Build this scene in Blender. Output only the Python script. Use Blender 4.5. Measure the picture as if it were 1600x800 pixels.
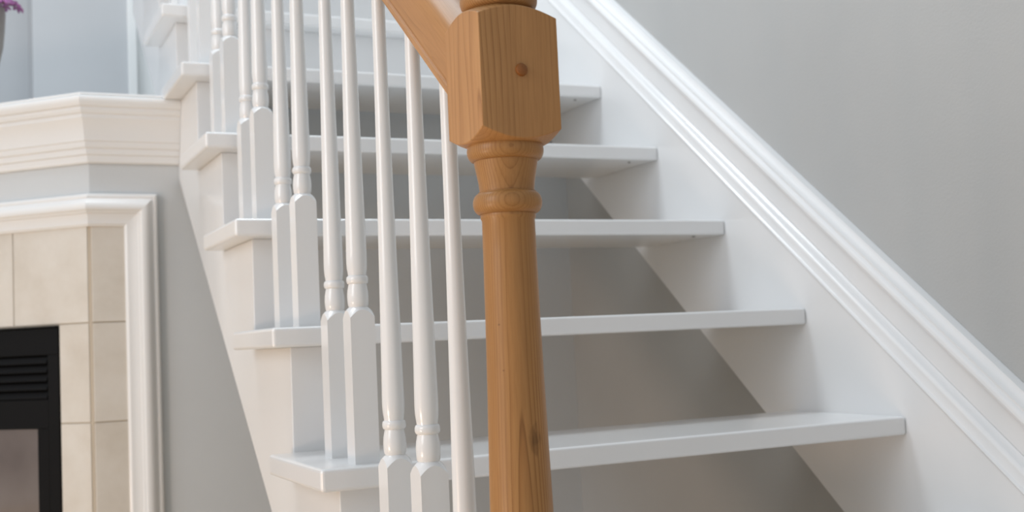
import bpy, bmesh, math, random
from mathutils import Vector, Matrix
random.seed(7)
for o in list(bpy.data.objects): bpy.data.objects.remove(o)
scene = bpy.context.scene
col = scene.collection

# ------------------------------------------------------------------ camera
YAW, PITCH, ROLL = 0.4430, 0.0714, -0.0459
FPX = 1827.91
CAM = Vector((-0.3800, -1.3486, 0.1413))
fw = Vector((math.sin(YAW)*math.cos(PITCH), math.cos(YAW)*math.cos(PITCH), math.sin(PITCH)))
r0 = Vector((math.cos(YAW), -math.sin(YAW), 0)); u0 = r0.cross(fw)
rt = math.cos(ROLL)*r0 + math.sin(ROLL)*u0
up = -math.sin(ROLL)*r0 + math.cos(ROLL)*u0
cd = bpy.data.cameras.new('camera'); cam = bpy.data.objects.new('camera', cd); col.objects.link(cam)
M4 = Matrix((rt, up, -fw)).transposed().to_4x4(); M4.translation = CAM
cam.matrix_world = M4
cd.sensor_fit = 'HORIZONTAL'; cd.sensor_width = 36.0; cd.lens = FPX*36.0/1600.0
cd.clip_start = 0.02
cd.dof.use_dof = True; cd.dof.focus_distance = 1.22; cd.dof.aperture_fstop = 7.2
scene.camera = cam

# ------------------------------------------------------------------ world and lights
world = bpy.data.worlds.new('world'); scene.world = world; world.use_nodes = True
bg = world.node_tree.nodes['Background']
bg.inputs['Color'].default_value = (0.86, 0.93, 1.0, 1); bg.inputs['Strength'].default_value = 0.48

def area(name, loc, target, sx, sy, power, color, spread=180):
    ld = bpy.data.lights.new(name, 'AREA'); ld.shape = 'RECTANGLE'; ld.size = sx; ld.size_y = sy
    ld.energy = power; ld.color = color; ld.spread = math.radians(spread)
    o = bpy.data.objects.new(name, ld); col.objects.link(o); o.location = loc
    o.rotation_euler = (Vector(target)-Vector(loc)).to_track_quat('-Z', 'Y').to_euler()
    return o
# tall window on the left of the room
area('window_daylight', (-3.2, -0.75, 1.4), (0.3, 0.4, 0.3), 1.6, 1.8, 44, (0.95, 0.97, 1.0))
# sunlit patch of wooden floor to the left that throws warm light upwards
area('sunlit_floor_bounce', (-2.0, -0.42, -0.46), (0.0, 0.35, 0.15), 0.45, 0.3, 16.0, (1.0, 0.74, 0.58))
# skylight over the stair well
area('skylight', (-0.08, 0.70, 2.55), (0.05, 0.70, 0.0), 0.6, 2.2, 39, (0.86, 0.94, 1.0))

scene.view_settings.view_transform = 'Standard'; scene.view_settings.look = 'None'
scene.view_settings.gamma = 1.0; scene.view_settings.use_curve_mapping = False
scene.view_settings.exposure = 0.05

# ------------------------------------------------------------------ materials
def newmat(name):
    m = bpy.data.materials.new(name); m.use_nodes = True
    nt = m.node_tree; b = nt.nodes['Principled BSDF']
    return m, nt, b
def ramp(nt, stops):
    n = nt.nodes.new('ShaderNodeValToRGB'); e = n.color_ramp.elements
    while len(e) < len(stops): e.new(0.5)
    for el, (p, c) in zip(e, stops): el.position = p; el.color = (*c, 1)
    return n
def noise(nt, vec, scale, detail=4, rough=.5):
    n = nt.nodes.new('ShaderNodeTexNoise'); n.inputs['Scale'].default_value = scale
    n.inputs['Detail'].default_value = detail; n.inputs['Roughness'].default_value = rough
    nt.links.new(vec, n.inputs['Vector']); return n
def coord(nt, which='Object', scale=(1, 1, 1)):
    t = nt.nodes.new('ShaderNodeTexCoord'); mp = nt.nodes.new('ShaderNodeMapping')
    mp.inputs['Scale'].default_value = scale
    nt.links.new(t.outputs[which], mp.inputs['Vector']); return mp.outputs['Vector']
def bump(nt, b, h, strength, dist):
    n = nt.nodes.new('ShaderNodeBump'); n.inputs['Strength'].default_value = strength
    n.inputs['Distance'].default_value = dist
    nt.links.new(h, n.inputs['Height']); nt.links.new(n.outputs['Normal'], b.inputs['Normal'])
def paint(name, c, rough=.35, var=.03, bscale=60, bstr=.15, bdist=.002, coat=0.0):
    m, nt, b = newmat(name); v = coord(nt)
    n = noise(nt, v, 6)
    rp = ramp(nt, [(.3, tuple(x*(1-var) for x in c)), (.7, c)])
    nt.links.new(n.outputs['Fac'], rp.inputs['Fac']); nt.links.new(rp.outputs['Color'], b.inputs['Base Color'])
    b.inputs['Roughness'].default_value = rough
    b.inputs['Coat Weight'].default_value = coat; b.inputs['Coat Roughness'].default_value = .09
    n2 = noise(nt, v, bscale, 3); bump(nt, b, n2.outputs['Fac'], bstr, bdist)
    return m
M_white = paint('white_gloss_paint', (.80, .80, .80), .30, .02, 30, .02, .002, .5)
M_satin = paint('white_satin_paint', (.78, .78, .78), .5, .02, 30, .02, .002, 0)
M_mantel = paint('cream_white_paint', (.79, .79, .785), .38, .02, 45, .06, .002, .1)
M_wall = paint('grey_wall_paint', (.455, .46, .455), .75, .03, 260, .22, .0012)
M_wall2 = paint('grey_wall_paint_lifted', (.59, .615, .63), .75, .03, 260, .18, .0012)  # wall grey with a lighter colour to make up for weak light there
M_wallblue = paint('blue_grey_wall_paint', (.51, .53, .55), .8, .03, 200, .1, .001)
M_panel = paint('white_wall_paint', (.78, .80, .80), .5, .02, 100, .05, .001)
M_grout = paint('tan_grout', (.52, .45, .36), .9, .08, 200, .2, .001)
M_black = paint('black_enamel_metal', (.0055, .0055, .006), .55, .1, 80, .05, .0005)
M_black.node_tree.nodes['Principled BSDF'].inputs['Specular IOR Level'].default_value = .12
M_void = paint('louver_gap_shade', (.002, .002, .002), .9)  # near-black colour standing in for the shade behind the louvers
M_void.node_tree.nodes['Principled BSDF'].inputs['Specular IOR Level'].default_value = .05
M_screw = paint('dull_screw_metal', (.30, .29, .28), .5)
M_screw.node_tree.nodes['Principled BSDF'].inputs['Metallic'].default_value = .7
M_vase = paint('grey_brown_ceramic', (.24, .225, .21), .45)
M_petal = paint('purple_petal', (.36, .12, .33), .7, .4, 40)
M_stem = paint('dry_stem', (.16, .13, .08), .8)

def tile_mat():
    m, nt, b = newmat('cream_stone_tile'); v = coord(nt, 'Object')
    info = nt.nodes.new('ShaderNodeObjectInfo')
    add = nt.nodes.new('ShaderNodeVectorMath'); add.operation = 'ADD'
    nt.links.new(v, add.inputs[0]); nt.links.new(info.outputs['Random'], add.inputs[1])
    n = noise(nt, add.outputs[0], 9, 6, .6)
    rp = ramp(nt, [(.3, (.58, .53, .46)), (.5, (.64, .595, .53)), (.75, (.69, .655, .60))])
    nt.links.new(n.outputs['Fac'], rp.inputs['Fac']); nt.links.new(rp.outputs['Color'], b.inputs['Base Color'])
    b.inputs['Roughness'].default_value = .42
    n2 = noise(nt, v, 90, 3); bump(nt, b, n2.outputs['Fac'], .1, .001)
    return m
M_tile = tile_mat()

def glass_mat():
    m, nt, b = newmat('smoky_fire_glass')
    v = coord(nt); n = noise(nt, v, 5, 3)
    rp = ramp(nt, [(.3, (.10, .075, .065)), (.7, (.17, .14, .125))])
    nt.links.new(n.outputs['Fac'], rp.inputs['Fac']); nt.links.new(rp.outputs['Color'], b.inputs['Base Color'])
    b.inputs['Roughness'].default_value = .16; b.inputs['Coat Weight'].default_value = .6
    return m
M_glass = glass_mat()

def wood_mat(name, light, mid, dark, axis='Z', cx=.15, cy=.1, rings=300, spot=None, contrast=.5, warp=.045, floor_=.12):
    """pine: growth rings about a far pith (nearly parallel streaks), soft tone bands, fine pores"""
    m, nt, b = newmat(name); L = nt.links
    st = {'Z': lambda k: (1, 1, k), 'Y': lambda k: (1, k, 1)}[axis]
    v = coord(nt, 'Object')
    def mapped(k, loc=(0, 0, 0)):
        mp = nt.nodes.new('ShaderNodeMapping'); mp.inputs['Scale'].default_value = st(k); mp.inputs['Location'].default_value = loc
        L.new(v, mp.inputs['Vector']); return mp.outputs['Vector']
    vm = mapped(.10, (cx, cy, 0) if axis == 'Z' else (cx, 0, cy))
    nz = noise(nt, mapped(.16), 13, 2)
    # radius from the pith
    sep = nt.nodes.new('ShaderNodeSeparateXYZ'); L.new(vm, sep.inputs[0])
    a1, a2 = ('X', 'Y') if axis == 'Z' else ('X', 'Z')
    cmb = nt.nodes.new('ShaderNodeCombineXYZ'); L.new(sep.outputs[a1], cmb.inputs[0]); L.new(sep.outputs[a2], cmb.inputs[1])
    ln = nt.nodes.new('ShaderNodeVectorMath'); ln.operation = 'LENGTH'; L.new(cmb.outputs[0], ln.inputs[0])
    def math_(op, x, y):
        n = nt.nodes.new('ShaderNodeMath'); n.operation = op
        for i, q in enumerate((x, y)):
            if isinstance(q, (int, float)): n.inputs[i].default_value = q
            elif q is not None: L.new(q, n.inputs[i])
        return n.outputs[0]
    rad = math_('ADD', ln.outputs['Value'], math_('MULTIPLY', nz.outputs['Fac'], warp))
    fr = math_('FRACT', math_('MULTIPLY', rad, rings), None)
    rp = ramp(nt, [(0, light), (.45, light), (.82, mid), (.93, dark), (1.0, light)])
    L.new(fr, rp.inputs['Fac'])
    # how clearly the rings show varies over the piece
    nc = noise(nt, mapped(.2), 24, 2); rc = ramp(nt, [(.40, (floor_,)*3), (.62, (1, 1, 1))]); L.new(nc.outputs['Fac'], rc.inputs['Fac'])
    mxr = nt.nodes.new('ShaderNodeMixRGB'); mxr.inputs[1].default_value = (*[(p+q)/2 for p, q in zip(light, mid)], 1)
    L.new(math_('MULTIPLY', rc.outputs['Color'], contrast), mxr.inputs[0]); L.new(rp.outputs['Color'], mxr.inputs[2])
    n2 = noise(nt, mapped(.08), 40, 4)
    rp2 = ramp(nt, [(.3, (.88, .86, .83)), (.7, (1.05, 1.05, 1.05))])
    L.new(n2.outputs['Fac'], rp2.inputs['Fac'])
    mul = nt.nodes.new('ShaderNodeMixRGB'); mul.blend_type = 'MULTIPLY'; mul.inputs[0].default_value = 1
    L.new(mxr.outputs[0], mul.inputs[1]); L.new(rp2.outputs['Color'], mul.inputs[2])
    n3 = noise(nt, mapped(.03), 900, 2)
    rp3 = ramp(nt, [(.35, (.88, .86, .84)), (.55, (1, 1, 1))])
    L.new(n3.outputs['Fac'], rp3.inputs['Fac'])
    mul2 = nt.nodes.new('ShaderNodeMixRGB'); mul2.blend_type = 'MULTIPLY'; mul2.inputs[0].default_value = .7
    L.new(mul.outputs['Color'], mul2.inputs[1]); L.new(rp3.outputs['Color'], mul2.inputs[2])
    out = mul2.outputs['Color']
    for (pos_, size_, strength) in (spot or []):
        d = nt.nodes.new('ShaderNodeVectorMath'); d.operation = 'SUBTRACT'; d.inputs[1].default_value = pos_; L.new(v, d.inputs[0])
        d2 = nt.nodes.new('ShaderNodeVectorMath'); d2.operation = 'DIVIDE'; d2.inputs[1].default_value = size_; L.new(d.outputs[0], d2.inputs[0])
        l2 = nt.nodes.new('ShaderNodeVectorMath'); l2.operation = 'LENGTH'; L.new(d2.outputs[0], l2.inputs[0])
        nn = noise(nt, mapped(.3), 330, 2)
        q = math_('ADD', l2.outputs['Value'], math_('MULTIPLY', math_('SUBTRACT', nn.outputs['Fac'], .5), 1.6))
        rr = ramp(nt, [(.3, (1-strength, 1-strength*1.05, 1-strength*1.1)), (1.0, (1, 1, 1))]); L.new(q, rr.inputs['Fac'])
        mx = nt.nodes.new('ShaderNodeMixRGB'); mx.blend_type = 'MULTIPLY'; mx.inputs[0].default_value = 1
        L.new(out, mx.inputs[1]); L.new(rr.outputs['Color'], mx.inputs[2]); out = mx.outputs['Color']
    L.new(out, b.inputs['Base Color'])
    b.inputs['Specular IOR Level'].default_value = .3; b.inputs['Roughness'].default_value = .45; b.inputs['Coat Weight'].default_value = .10; b.inputs['Coat Roughness'].default_value = .22
    bump(nt, b, n3.outputs['Fac'], .08, .0006)
    return m
PL, PM, PD = (.50, .265, .105), (.42, .205, .074), (.24, .105, .034)
M_pine = wood_mat('honey_pine', PL, PM, PD, 'Z', .10, .03, 190, contrast=.7)
PS = [tuple(c*k for c, k in zip(q, (.84, .82, .74))) for q in (PL, PM, PD)]
M_pine_shaft = wood_mat('honey_pine_turned', *PS, 'Z', .022, .075, 380, contrast=1.0, warp=.010, floor_=.45,
                        spot=[((.004, -.0265, .055), (.007, .02, .014), .45), ((-.0205, -.0155, .155), (.0012, .003, .0012), .6), ((-.0190, -.0165, .115), (.0010, .003, .0010), .6)])
M_pine_rail = wood_mat('honey_pine_rail', PL, PM, PD, 'Y', .10, .02, 300, contrast=.6)
M_plug = wood_mat('dark_pine_plug', (.30, .115, .03), (.24, .085, .02), (.14, .05, .015), 'Z', .004, .004, 900)

def floor_mat():
    m, nt, b = newmat('oak_floor_boards'); v = coord(nt)
    br = nt.nodes.new('ShaderNodeTexBrick'); br.inputs['Scale'].default_value = 1
    br.inputs['Brick Width'].default_value = 1.2; br.inputs['Row Height'].default_value = .11; br.inputs['Mortar Size'].default_value = .0015
    br.inputs['Color1'].default_value = (.82, .62, .40, 1); br.inputs['Color2'].default_value = (.76, .56, .35, 1); br.inputs['Mortar'].default_value = (.08, .05, .03, 1)
    nt.links.new(v, br.inputs['Vector']); nt.links.new(br.outputs['Color'], b.inputs['Base Color'])
    b.inputs['Roughness'].default_value = .35
    return m
M_floor = floor_mat()

# ------------------------------------------------------------------ helpers
def mesh(name, verts, faces, mat=None, parent=None, smooth=False, loc=(0, 0, 0), bevel=0, seg=2, autosmooth=None):
    me = bpy.data.meshes.new(name); me.from_pydata([tuple(v) for v in verts], [], faces); me.update()
    bm = bmesh.new(); bm.from_mesh(me); bmesh.ops.recalc_face_normals(bm, faces=bm.faces)
    if autosmooth is not None:
        for f in bm.faces: f.smooth = True
        for e in bm.edges:
            if len(e.link_faces) == 2 and e.calc_face_angle(0) > math.radians(autosmooth): e.smooth = False
    bm.to_mesh(me); bm.free()
    if smooth:
        for p in me.polygons: p.use_smooth = True
    if mat: me.materials.append(mat)
    o = bpy.data.objects.new(name, me); col.objects.link(o); o.location = loc
    if parent: o.parent = parent
    if bevel:
        b = o.modifiers.new('bevel', 'BEVEL'); b.width = bevel; b.segments = seg; b.limit_method = 'ANGLE'; b.angle_limit = math.radians(40)
        b.harden_normals = False
    return o
def empty(name, loc=(0, 0, 0)):
    o = bpy.data.objects.new(name, None); col.objects.link(o); o.location = loc; o.empty_display_size = .05; return o
def tag(o, label=None, cat=None, group=None, kind=None):
    if label: o['label'] = label
    if cat: o['category'] = cat
    if group: o['group'] = group
    if kind: o['kind'] = kind
    return o
BOXF = [(0, 1, 3, 2), (4, 6, 7, 5), (0, 4, 5, 1), (2, 3, 7, 6), (0, 2, 6, 4), (1, 5, 7, 3)]
def box(name, a, b, mat, parent=None, bevel=0, seg=2):
    vs = [(x, y, z) for x in (a[0], b[0]) for y in (a[1], b[1]) for z in (a[2], b[2])]
    return mesh(name, vs, BOXF, mat, parent, bevel=bevel, seg=seg)
def prism(name, poly, x0, x1, mat, parent=None, bevel=0):
    """polygon in YZ extruded along X"""
    n = len(poly)
    vs = [(x0, y, z) for y, z in poly] + [(x1, y, z) for y, z in poly]
    fs = [tuple(range(n)), tuple(range(2*n-1, n-1, -1))] + [(i, (i+1) % n, n+(i+1) % n, n+i) for i in range(n)]
    return mesh(name, vs, fs, mat, parent, bevel=bevel)
def prism_z(name, poly, z0, z1, mat, parent=None, bevel=0):
    n = len(poly)
    vs = [(x, y, z0) for x, y in poly] + [(x, y, z1) for x, y in poly]
    fs = [tuple(range(n)), tuple(range(2*n-1, n-1, -1))] + [(i, (i+1) % n, n+(i+1) % n, n+i) for i in range(n)]
    return mesh(name, vs, fs, mat, parent, bevel=bevel)
def lathe_data(prof, seg=40, cap=True):
    vs, fs = [], []
    for r, z in prof:
        for i in range(seg):
            a = 2*math.pi*i/seg; vs.append((r*math.cos(a), r*math.sin(a), z))
    for j in range(len(prof)-1):
        for i in range(seg):
            k = (i+1) % seg; fs.append((j*seg+i, j*seg+k, (j+1)*seg+k, (j+1)*seg+i))
    if cap:
        fs.append(tuple(range(seg))); fs.append(tuple(range((len(prof)-1)*seg, len(prof)*seg)))
    return vs, fs
def lathe(name, prof, mat, parent=None, loc=(0, 0, 0), seg=40, ang=35):
    vs, fs = lathe_data(prof, seg)
    return mesh(name, vs, fs, mat, parent, loc=loc, autosmooth=ang)
def arc(cr, cz, rad_r, rad_z, a0, a1, n=8):
    return [(cr+rad_r*math.cos(math.radians(a0+(a1-a0)*i/n)), cz+rad_z*math.sin(math.radians(a0+(a1-a0)*i/n))) for i in range(n+1)]
def loft(name, rings, mat, parent=None, closed=True, caps=True, ang=30):
    """rings: equally long lists of 3D points"""
    n = len(rings[0]); vs = [p for r in rings for p in r]; fs = []
    for j in range(len(rings)-1):
        for i in range(n if closed else n-1):
            k = (i+1) % n; fs.append((j*n+i, j*n+k, (j+1)*n+k, (j+1)*n+i))
    if caps: fs.append(tuple(range(n))); fs.append(tuple(range((len(rings)-1)*n, len(rings)*n)))
    return mesh(name, vs, fs, mat, parent, autosmooth=ang)
def scallop_block(name, h, z0, z1, cut, mat, parent=None, loc=(0, 0, 0), r_neck=None, bottom=True, top=True, per=14, bevel=.0006):
    """square block whose ends are turned off to a cone, leaving arched faces.
    cut = height lost between the face centre radius and the corner"""
    rc = h*math.sqrt(2); r_neck = r_neck or h*.9
    slope = cut/(rc-h)
    vs, fs = [], []; N = 4*per
    cols = []
    for i in range(N):
        a = -math.pi/4 + 2*math.pi*i/N
        c = max(abs(math.cos(a)), abs(math.sin(a))); r = h/c
        dx, dy = math.cos(a), math.sin(a)
        d = slope*(r-h) ; dn = slope*(h-r_neck)
        pts = []
        if bottom: pts += [(r_neck*dx, r_neck*dy, z0-dn*.6), (h*dx, h*dy, z0) if False else ((r_neck+(r-r_neck)*.5)*dx, (r_neck+(r-r_neck)*.5)*dy, z0-dn*.6+(d+dn*.6)*.42), (r*dx, r*dy, z0+d)]
        else: pts += [(r*dx, r*dy, z0)]
        if top: pts += [(r*dx, r*dy, z1-d), ((r_neck+(r-r_neck)*.5)*dx, (r_neck+(r-r_neck)*.5)*dy, z1+dn*.6-(d+dn*.6)*.42), (r_neck*dx, r_neck*dy, z1+dn*.6)]
        else: pts += [(r*dx, r*dy, z1)]
        cols.append(pts)
    m = len(cols[0])
    for c in cols: vs += c
    for i in range(N):
        k = (i+1) % N
        for j in range(m-1): fs.append((i*m+j, k*m+j, k*m+j+1, i*m+j+1))
    fs.append(tuple(i*m for i in range(N))); fs.append(tuple(i*m+m-1 for i in range(N)))
    return mesh(name, vs, fs, mat, parent, loc=loc, autosmooth=25)

# ------------------------------------------------------------------ stair numbers
G, R, T = 0.2133, 0.17223, 0.0275     # going, rise, tread thickness
W = 0.9                                # tread length
NOSE = 0.045                           # nosing in front of the string's riser cut
SX0, SX1 = 0.035, 0.112                # outer string
FLOOR = -3*R
WALLX = 0.945
YB = 1.12                              # wall under the stair / fireplace return
SL = R/G

# ------------------------------------------------------------------ setting
fl = box('floor', (-3.6, -3.2, FLOOR-.05), (WALLX+.15, 2.95, FLOOR), M_floor); tag(fl, 'wooden floor boards under the stair and fireplace', kind='structure')
wr = box('wall_right', (WALLX, -2.2, FLOOR), (WALLX+.12, 2.25, 2.6), M_wall); tag(wr, 'light grey painted wall beside the white stair', kind='structure')
_p = [(SX0-.0002, FLOOR), (WALLX, FLOOR), (WALLX, 4*R-.003), (SX1+.01, 4*R-.003), (SX1+.01, .5035), (SX0-.0002, .5035)]
wb = mesh('wall_back', [(x, y, z) for y in (YB, YB+.06) for x, z in _p], [tuple(range(6)), tuple(range(11, 5, -1))]+[(i, (i+1) % 6, 6+(i+1) % 6, 6+i) for i in range(6)], M_wall2); tag(wb, 'grey painted wall seen through the open treads', kind='structure')
CX = -0.1414; S2 = math.sqrt(.5); LF = 1.04
C1 = Vector((CX, YB)); C2 = C1+LF*Vector((-S2, S2))
wf = prism_z('wall_fireplace', [(SX0-.0002, YB), tuple(C1), tuple(C2), (C2.x, 2.2), (SX0-.0002, 2.2)], FLOOR, .655, M_wall2)
tag(wf, 'grey painted canted chimney breast carrying the mantel', kind='structure')
w2 = box('wall_far', (-.182, 2.2, .0), (.078, 2.9, 2.6), M_wallblue); tag(w2, 'blue-grey wall above the right end of the mantel', kind='structure')
w3 = box('wall_left', (-2.6, 2.42, FLOOR), (-.17, 2.52, 2.6), M_wallblue); tag(w3, 'shaded blue-grey wall at the upper left edge', kind='structure')
w4 = box('wall_stair_head', (.078, 2.22, .0), (WALLX+.12, 2.3, 2.6), M_panel); tag(w4, 'white painted wall behind the upper steps', kind='structure')
t2 = box('trim_2', (.078, 2.19, .3), (.104, 2.22, 2.6), M_panel, bevel=.003); tag(t2, 'narrow white vertical casing beside the blue-grey wall', kind='structure')

# ------------------------------------------------------------------ staircase
stair = empty('staircase', (0, -.43, FLOOR))
tag(stair, 'white painted open-riser staircase with overhanging treads climbing along the grey wall', 'staircase')
def child(o, parent):
    o.parent = parent; o.matrix_parent_inverse = Matrix.Translation(-Vector(parent.location)); return o
KMAX = 7
def tread(k):
    y0, z1 = k*G, k*R
    if k == -2: y0 -= .03
    y1 = (k+1)*G+NOSE-.0005
    y1 = max(y1, y0+.25)
    o = box('tread', (0, y0, z1-T), (W, y1, z1), M_white, bevel=.0045, seg=3)
    return child(o, stair)
treads = {k: tread(k) for k in range(-2, KMAX+1)}
# outer cut string
k0 = -2
yend = (KMAX+1)*G+NOSE
low = lambda y: .83*y-.425
yf = (FLOOR+.425)/.83
# risers of the cut drop straight from tread underside to the tread below
pts = []
pts.append((k0*G+NOSE, FLOOR))
for k in range(k0, KMAX+1):
    pts.append((k*G+NOSE, k*R-T)); pts.append(((k+1)*G+NOSE, k*R-T))
pts.append((yend, low(yend))); pts.append((yf, FLOOR))
so = prism('outer_stringer', pts, SX0, SX1, M_white, bevel=.0015); child(so, stair)
# wall string: thick board with a rounded top, treads butt against it
def slope_loft(name, prof, y0, y1, mat, parent):
    """profile (x, n) with n the vertical height above the nosing line, swept along the slope"""
    rings = [[(x, y, SL*y+n) for x, n in prof] for y in (y0, y1)]
    o = loft(name, rings, mat, None, ang=40); return child(o, parent) if parent else o
prof = [(W, -.28), (W, .071), (W-.0022, .0722), (W-.0032, .0745), (W-.0026, .0770), (W-.0002, .0785), (W+.0004, .0800), (W+.0022, .0925)] + \
       arc(W+.0092, .0930, .0070, .0095, 178, 92, 9) + [(W+.0130, .1030), (W+.0165, .1050), (W+.0190, .1090), (WALLX-.001, .109), (WALLX-.001, -.28)]
Y0s = -.6; Y1s = 1.9
ws = slope_loft('wall_stringer', prof, Y0s, Y1s, M_white, stair)
# closed risers of the upper flight
for k in range(5, KMAX+1):
    rz = box('riser', (SX1, k*G+NOSE, (k-1)*R), (W, k*G+NOSE+.016, k*R-T), M_white, bevel=.001); child(rz, stair)
# screw heads under the treads near the wall string
def screw(x, y, z):
    o = lathe('screw_head', [(.0001, 0), (.0032, 0), (.0035, -.0008), (.0022, -.0022), (.0001, -.0024)], M_screw, loc=(x, y, z), seg=14); child(o, stair)
for k in (2, 3, 4):
    screw(W-.05, k*G+.03, k*R-T)

# skirting above the string with its cap moulding
tr = empty('trim_1', (WALLX, -.3, FLOOR)); tag(tr, 'white sloping skirting board with ogee cap running up the grey wall', kind='structure')
slope_loft('skirting_board', [(W+.020, .1095), (W+.020, .158), (WALLX-.0005, .158), (WALLX-.0005, .1095)], Y0s, Y1s, M_satin, tr)
capp = [(W+.021, .1585), (W+.012, .1585), (W+.0105, .163)] + arc(W+.021, .163, .0105, .012, 180, 110, 5) + \
       [(W+.0175, .176), (W+.0175, .179), (W+.023, .181), (W+.028, .187), (W+.030, .194), (W+.036, .1955), (WALLX-.0005, .196), (WALLX-.0005, .1585)]
slope_loft('cap_moulding', capp, Y0s, Y1s, M_satin, tr)

# ------------------------------------------------------------------ railing
BX = 0.065
rail = empty('stair_railing', (BX, -.2, -R)); tag(rail, 'white turned balusters carrying a honey pine handrail up the open side of the stairs', 'railing')
NB = .646                              # underside of the handrail above the nosing line
def rail_under(y): return SL*y+NB
H = .0155
def baluster(k, dy):
    y = k*G+dy; z = k*R
    L = rail_under(y)-z+.012
    p = [(.0108, .1835), (.0112, .190), (.0124, .192), (.0130, .197), (.0132, .203), (.0127, .210), (.0114, .217), (.0108, .2195)]
    a = p + [(.0110, .2280)] + [(.0117, .2330), (.0124, .238), (.0128, .245), (.0128, .252)]
    a += [(.0122, .29), (.0112, .36), (.0098, .46), (.0088, .54), (.0080, .62), (.0077, max(.64, L-.002)), (.0077, max(.641, L))]
    if L < .641: a = [q for q in a if q[1] < L-.01]+[(.0077, L)]
    o = lathe('baluster', a, M_white, None, loc=(BX, y, z), seg=36, ang=50)
    child(o, rail)
    b = scallop_block('base_block', H, .0, .1865, .0095, M_white, loc=(0, 0, 0), r_neck=.0112, bottom=False)
    b.parent = o
    rg = lathe('collar_ring', [(.0105, .2185), (.0120, .2190)]+arc(.0118, .2237, .0018, .0046, -75, 75, 6)+[(.0120, .2285), (.0105, .2290)], M_white, o, seg=36, ang=60)
    return o
pos = {-2: (.1500,), -1: (.030, .135), 0: (.038, .137), 1: (.064, .172), 2: (.085, .181), 3: (.09, .188), 4: (.09, .188), 5: (.09, .19), 6: (.09, .19)}
for k, ds in pos.items():
    for d in ds: baluster(k, d)
# handrail
def rail_prof():
    w = .027
    half = [(w*.72, 0), (w*.93, .002), (w*.96, .010), (w*.90, .0125), (w*.90, .0145), (w*1.0, .019), (w*1.02, .030), (w*1.02, .050), (w*.99, .058)]
    half += [(w*.92, .066), (w*.80, .0725), (w*.60, .0775), (w*.32, .0805), (0, .0815)]
    return [(x, n) for x, n in half] + [(-x, n) for x, n in reversed(half[:-1])]
rp_ = rail_prof()
yA, yZ = -.3655, 1.62
th = math.atan(SL); ct, sn = math.cos(th), math.sin(th)
def rail_local(y, n):                  # world (y, SL*y+NB+n) seen from the rail's own tilted frame at yA
    dy, dz = y-yA, SL*(y-yA)+n
    return dy*ct+dz*sn, -dy*sn+dz*ct
o = loft('handrail', [[(x, *rail_local(y, n)) for x, n in rp_] for y in (yA, yZ)], M_pine_rail, None, ang=32)
o.location = (BX, yA, SL*yA+NB); o.rotation_euler = (th, 0, 0); child(o, rail)

# ------------------------------------------------------------------ newel post
NY = -.404; NX = BX+.0012
nw = empty('newel_post', (NX, NY, -2*R)); tag(nw, 'honey pine newel post with square block and turned shaft at the railing foot', 'newel post')
def nchild(o): return child(o, nw)
NH = .0383
blk = scallop_block('square_block', NH, .3165, .4342, .0092, M_pine, loc=(NX, NY, 0), r_neck=.031, per=24); nchild(blk)
bb = blk.modifiers.new('bevel', 'BEVEL'); bb.width = .0007; bb.segments = 2; bb.limit_method = 'ANGLE'; bb.angle_limit = math.radians(28)
plug = lathe('wood_plug', [(.0057, -.004), (.0057, .0012), (.0050, .0026), (.003, .0036), (.0001, .0040)], M_plug, seg=28)
plug.rotation_euler = (math.radians(90), 0, 0); plug.location = (NX+.0000+.001, NY-NH, .3765); nchild(plug)
# turned part below the block
ring1 = [(.026, .3205), (.0305, .3200)]+arc(.0285, .3105, .0062, .0092, 80, -80, 12)+[(.0285, .3012)]
neck = [(.0287, .3012), (.0284, .2985), (.0268, .290), (.0254, .282), (.0247, .2755), (.0247, .2735)]
ring2 = [(.0245, .2740), (.0262, .2735)]+arc(.0250, .2635, .0062, .0095, 80, -80, 12)+[(.0258, .2538)]
shaft = [(.0246, .2540), (.0249, .2525), (.0247, .2500), (.0238, .2480), (.0240, .22), (.0246, .16), (.0256, .10), (.0268, .045), (.0280, -.01), (.0290, -.05),
         (.0290, -.065), (.0250, -.075), (.0300, -.082), (.0310, -.09), (.0300, -.098), (.0270, -.104), (.0300, -.118), (.031, -.126)]
nchild(lathe('upper_ring', ring1, M_pine_shaft, None, (NX, NY, 0), 64, 50))
nchild(lathe('neck', neck, M_pine_shaft, None, (NX, NY, 0), 64, 50))
nchild(lathe('lower_ring', ring2, M_pine_shaft, None, (NX, NY, 0), 64, 50))
nchild(lathe('turned_shaft', shaft, M_pine_shaft, None, (NX, NY, 0), 64, 50))
nchild(scallop_block('base_block', NH, -2*R, -.128, .0092, M_pine, loc=(NX, NY, 0), r_neck=.030, bottom=False, per=24))
cap_ = [(.024, .4355), (.0305, .4365)]+arc(.0285, .4475, .0068, .0098, -80, 80, 12)+[(.0285, .458), (.022, .462), (.020, .470), (.024, .478), (.034, .490), (.040, .506), (.041, .522), (.037, .540), (.027, .554), (.013, .562), (.0005, .564)]
nchild(lathe('finial', cap_, M_pine_shaft, None, (NX, NY, 0), 64, 50))

# ------------------------------------------------------------------ fireplace
fp = empty('fireplace', (C1.x, C1.y, FLOOR)); tag(fp, 'canted fireplace with cream tiles, black insert and white crown mantel', 'fireplace')
def fchild(o): return child(o, fp)
TN = math.tan(math.radians(22.5))
def plan(i, d):
    """points of the chimney breast plan offset outward by d"""
    if i == 0: return (SX0-.0003, YB-d)
    if i == 1: return (C1.x-TN*d, C1.y-d)
    if i == 2: return (C2.x-d, C2.y-TN*d)
    return (C2.x-d, 2.19)
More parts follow.
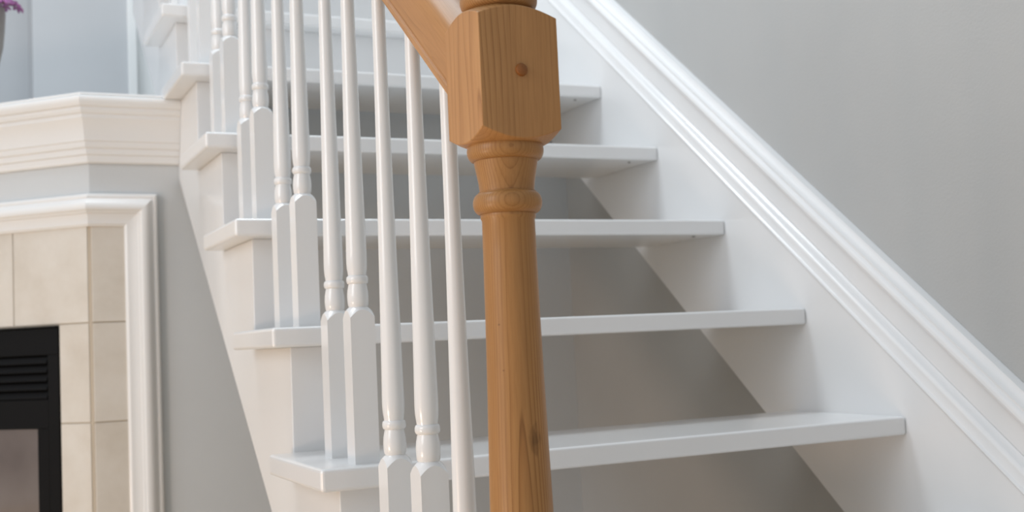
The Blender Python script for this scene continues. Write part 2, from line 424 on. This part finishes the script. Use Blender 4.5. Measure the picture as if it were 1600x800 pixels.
# crown: (outward, z)
crown = [(.0005, .534), (.006, .534), (.0085, .537), (.0095, .545), (.0095, .549), (.0135, .551), (.0150, .556), (.0145, .562), (.0185, .564), (.0205, .569), (.0205, .575), (.0235, .577),
         (.0245, .586), (.0275, .600), (.0320, .613), (.0365, .621), (.0365, .628), (.0400, .630), (.0425, .636), (.0425, .641), (.0465, .643), (.0500, .650), (.0510, .656), (.0500, .6605), (.047, .663), (.0005, .664)]
fchild(loft('mantel_crown', [[(*plan(i, d), z) for d, z in crown] for i in range(4)], M_mantel, None, ang=22))
sh = prism_z('mantel_shelf', [plan(0, .044), plan(1, .044), plan(2, .044), plan(3, .044), (SX0-.0003, 2.19)], .6641, .670, M_mantel, bevel=.002); fchild(sh)
# tile surround: u runs along each face
TP = .006
uvec = Vector((-S2, S2)); nvec = Vector((-S2, -S2))
def fpt(u, out, z):
    p = C1+uvec*u+nvec*out; return (p.x, p.y, z)
def front_box(name, u0, u1, z0, z1, o0, o1, mat, parent=None, bevel=0):
    vs = [fpt(u, o, z) for u in (u0, u1) for o in (o0, o1) for z in (z0, z1)]
    ob = mesh(name, vs, BOXF, mat, None, bevel=bevel); return fchild(ob) if parent is None else child2(ob, parent)
def child2(o, parent):
    o.parent = parent; o.matrix_parent_inverse = Matrix.Translation(-Vector(fp.location)) if False else Matrix.Identity(4); return o
# grout bed
GB = .003
fchild(mesh('grout_bed', [(*q, z) for z in (FLOOR, .410) for q in ((-.070, YB-.0003), (-.070, YB-GB), (CX-TN*GB, YB-GB), fpt(LF, GB, 0)[:2], fpt(LF, .0003, 0)[:2], (CX-TN*.0003, YB-.0003))],
     [tuple(range(6)), tuple(range(6, 12))]+[(i, (i+1) % 6, 6+(i+1) % 6, 6+i) for i in range(6)], M_grout))
JT = .0022
rows = [(.2145, .4085), (.0165, .2120), (-.180, .0140), (-.376, -.1825), (FLOOR+.001, -.3785)]
IN0, IN1 = .0775, LF-.0775
for ri, (z0, z1) in enumerate(rows):
    # tile on the return
    t = box('tile', (CX-TN*TP+.0035, YB-TP, z0), (-.0705, YB-.0005, z1), M_tile, bevel=.0012); fchild(t)
    if ri == 0:
        us = [.0035, .1895, .3775, .5655, .7535, .9415, LF-.003]
    else:
        us = [.0035, IN0-.001]
    for a, b in zip(us[:-1], us[1:]):
        front_box('tile', a+(.001 if a > .01 else 0), b-JT*.5, z0, z1, .0005, TP, M_tile, bevel=.0012)
    if ri: front_box('tile', IN1+.002, LF-.003, z0, z1, .0005, TP, M_tile, bevel=.0012)
# surround moulding (a: distance from the outer edge, h: thickness)
sm = [(0, .0005), (0, .011), (.003, .0145), (.0065, .0155), (.010, .0145), (.012, .0155), (.016, .021), (.022, .0245), (.028, .0255), (.033, .024), (.036, .0205), (.039, .0195), (.0405, .0165), (.048, .0135), (.056, .0125), (.0605, .0125), (.0625, .011), (.0655, .0095), (.0655, .0005)]
XO, ZO = -.0115, .4715
XL = LF
def topring(kind):
    out = []
    for a, h in sm:
        z = ZO-a
        if kind == 0: out.append((XO-a, YB-h, z))
        if kind == 1: out.append((CX-TN*h, YB-h, z))
        if kind == 2: out.append((C2.x-h, C2.y-TN*h, z))
        if kind == 3: out.append((C2.x-h, C2.y+.13-a, z))
    return out
st = fchild(loft('surround_moulding', [topring(i) for i in range(4)], M_mantel, None, ang=28))
legs = fchild(loft('surround_moulding', [[(XO-a, YB-h, ZO-a) for a, h in sm], [(XO-a, YB-h, FLOOR) for a, h in sm]], M_mantel, None, ang=28))
legs2 = fchild(loft('surround_moulding', [[(C2.x-h, C2.y+.13-a, ZO-a) for a, h in sm], [(C2.x-h, C2.y+.13-a, FLOOR) for a, h in sm]], M_mantel, None, ang=28))
# black insert
ins = empty('insert', (0, 0, 0)); fchild(ins); ins.location = fp.location; ins.matrix_parent_inverse = Matrix.Translation(-Vector(fp.location))
def ichild(o): o.parent = ins; o.matrix_parent_inverse = Matrix.Translation(-Vector(fp.location)); return o
def ibox(name, u0, u1, z0, z1, o0, o1, mat, bevel=0):
    vs = [fpt(u, o_, z) for u in (u0, u1) for o_ in (o0, o1) for z in (z0, z1)]
    return ichild(mesh(name, vs, BOXF, mat, None, bevel=bevel))
IT = .2115
ibox('top_rail', IN0, IN1, .1536, IT-.004, .0005, .008, M_black, .0012)
ibox('top_lip', IN0, IN1, IT-.0035, IT, .0005, .013, M_black, .001)
ibox('side_frame', IN0, .1045, FLOOR, .1535, .0005, .008, M_black, .0012)
ibox('side_frame', IN1-.027, IN1, FLOOR, .1535, .0005, .008, M_black, .0012)
ibox('louver_back', .1045, IN1-.027, .060, .1560, .0032, .0038, M_void)  # thin black sheet added as the dark of the louver gaps
nl = 5; zl0, zl1 = .0655, .1535
for i in range(nl):
    zc = zl0+(zl1-zl0)*(i+.28)/nl
    vs = []
    for u in (.106, IN1-.0285):
        vs += [fpt(u, .0040, zc+.0060), fpt(u, .0040, zc+.0085), fpt(u, .0092, zc-.0015), fpt(u, .0092, zc-.0045)]
    ichild(mesh('louver', vs, [(0, 1, 2, 3), (7, 6, 5, 4), (0, 4, 5, 1), (1, 5, 6, 2), (2, 6, 7, 3), (3, 7, 4, 0)], M_black, None, bevel=.0004))
ibox('door_rail', .1045, IN1-.027, .006, .0645, .0005, .008, M_black, .0012)
ibox('door_stile', .1050, .1325, FLOOR+.09, .0055, .0005, .0075, M_black, .0012)
ibox('door_stile', IN1-.0545, IN1-.0275, FLOOR+.09, .0055, .0005, .0075, M_black, .0012)
ibox('fire_glass', .1330, IN1-.055, FLOOR+.0905, .0055, .0033, .0050, M_glass)
ibox('bottom_grille', .1045, IN1-.027, FLOOR, FLOOR+.0895, .0005, .008, M_black, .0012)

# ------------------------------------------------------------------ vase with purple flowers on the mantel
def fpos(u, back): p = C1+uvec*u-nvec*back; return p
vp = fpos(.300, .055)
vz = .670
va = empty('flower_vase', (vp.x, vp.y, vz)); tag(va, 'slender grey-brown vase of purple flowers at the left end of the visible mantel', 'vase')
o = lathe('vase_body', [(.030, 0), (.031, .004), (.022, .012), (.014, .03), (.013, .07), (.018, .11), (.027, .15), (.031, .19), (.033, .225), (.032, .238), (.029, .239), (.027, .20), (.010, .11), (.001, .10)], M_vase, None, (vp.x, vp.y, vz), 40, 50); child(o, va)
def flower(x, y, z, s, tilt, az):
    vs, fs = [], []
    n = 9
    for i in range(n):
        a = 2*math.pi*i/n; ca, sa = math.cos(a), math.sin(a); b = len(vs)
        for (rr, ww, zz) in ((.15, .10, 0), (.6, .22, .12), (1.0, .16, .05), (1.12, .02, -.04)):
            for sg in (-1, 1):
                px, py = rr*ca-sg*ww*sa, rr*sa+sg*ww*ca
                vs.append(Vector((px, py, zz+.04*math.cos(3*a)))*s)
        for j in range(3): fs.append((b+2*j, b+2*j+1, b+2*j+3, b+2*j+2))
    rot = Matrix.Rotation(az, 3, 'Z') @ Matrix.Rotation(tilt, 3, 'Y')
    o = mesh('flower_head', [rot @ v for v in vs], fs, M_petal, None, smooth=True, loc=(x, y, z)); child(o, va)
    sol = o.modifiers.new('thick', 'SOLIDIFY'); sol.thickness = .0012
    sv, sf = [], []
    base = Vector((vp.x, vp.y, vz+.2)); tip = Vector((x, y, z-.002))
    for t in (0, .4, .75, 1):
        q = base.lerp(tip, t)+Vector((0, 0, .02*math.sin(math.pi*t)))
        for i in range(5): sv.append(q+Vector((.0014*math.cos(1.2566*i), .0014*math.sin(1.2566*i), 0)))
    for j in range(3):
        for i in range(5): sf.append((j*5+i, j*5+(i+1) % 5, (j+1)*5+(i+1) % 5, (j+1)*5+i))
    child(mesh('stem', sv, sf, M_stem, None, smooth=True), va)
for i in range(11):
    a = i*2.399; rr = .02+.045*math.sqrt(i/11)
    flower(vp.x+rr*math.cos(a), vp.y+rr*math.sin(a), vz+.262+.03*((i*7) % 5)/5-.4*(rr-.02), .018+.005*((i*3) % 4)/4, .35+6*rr, a)
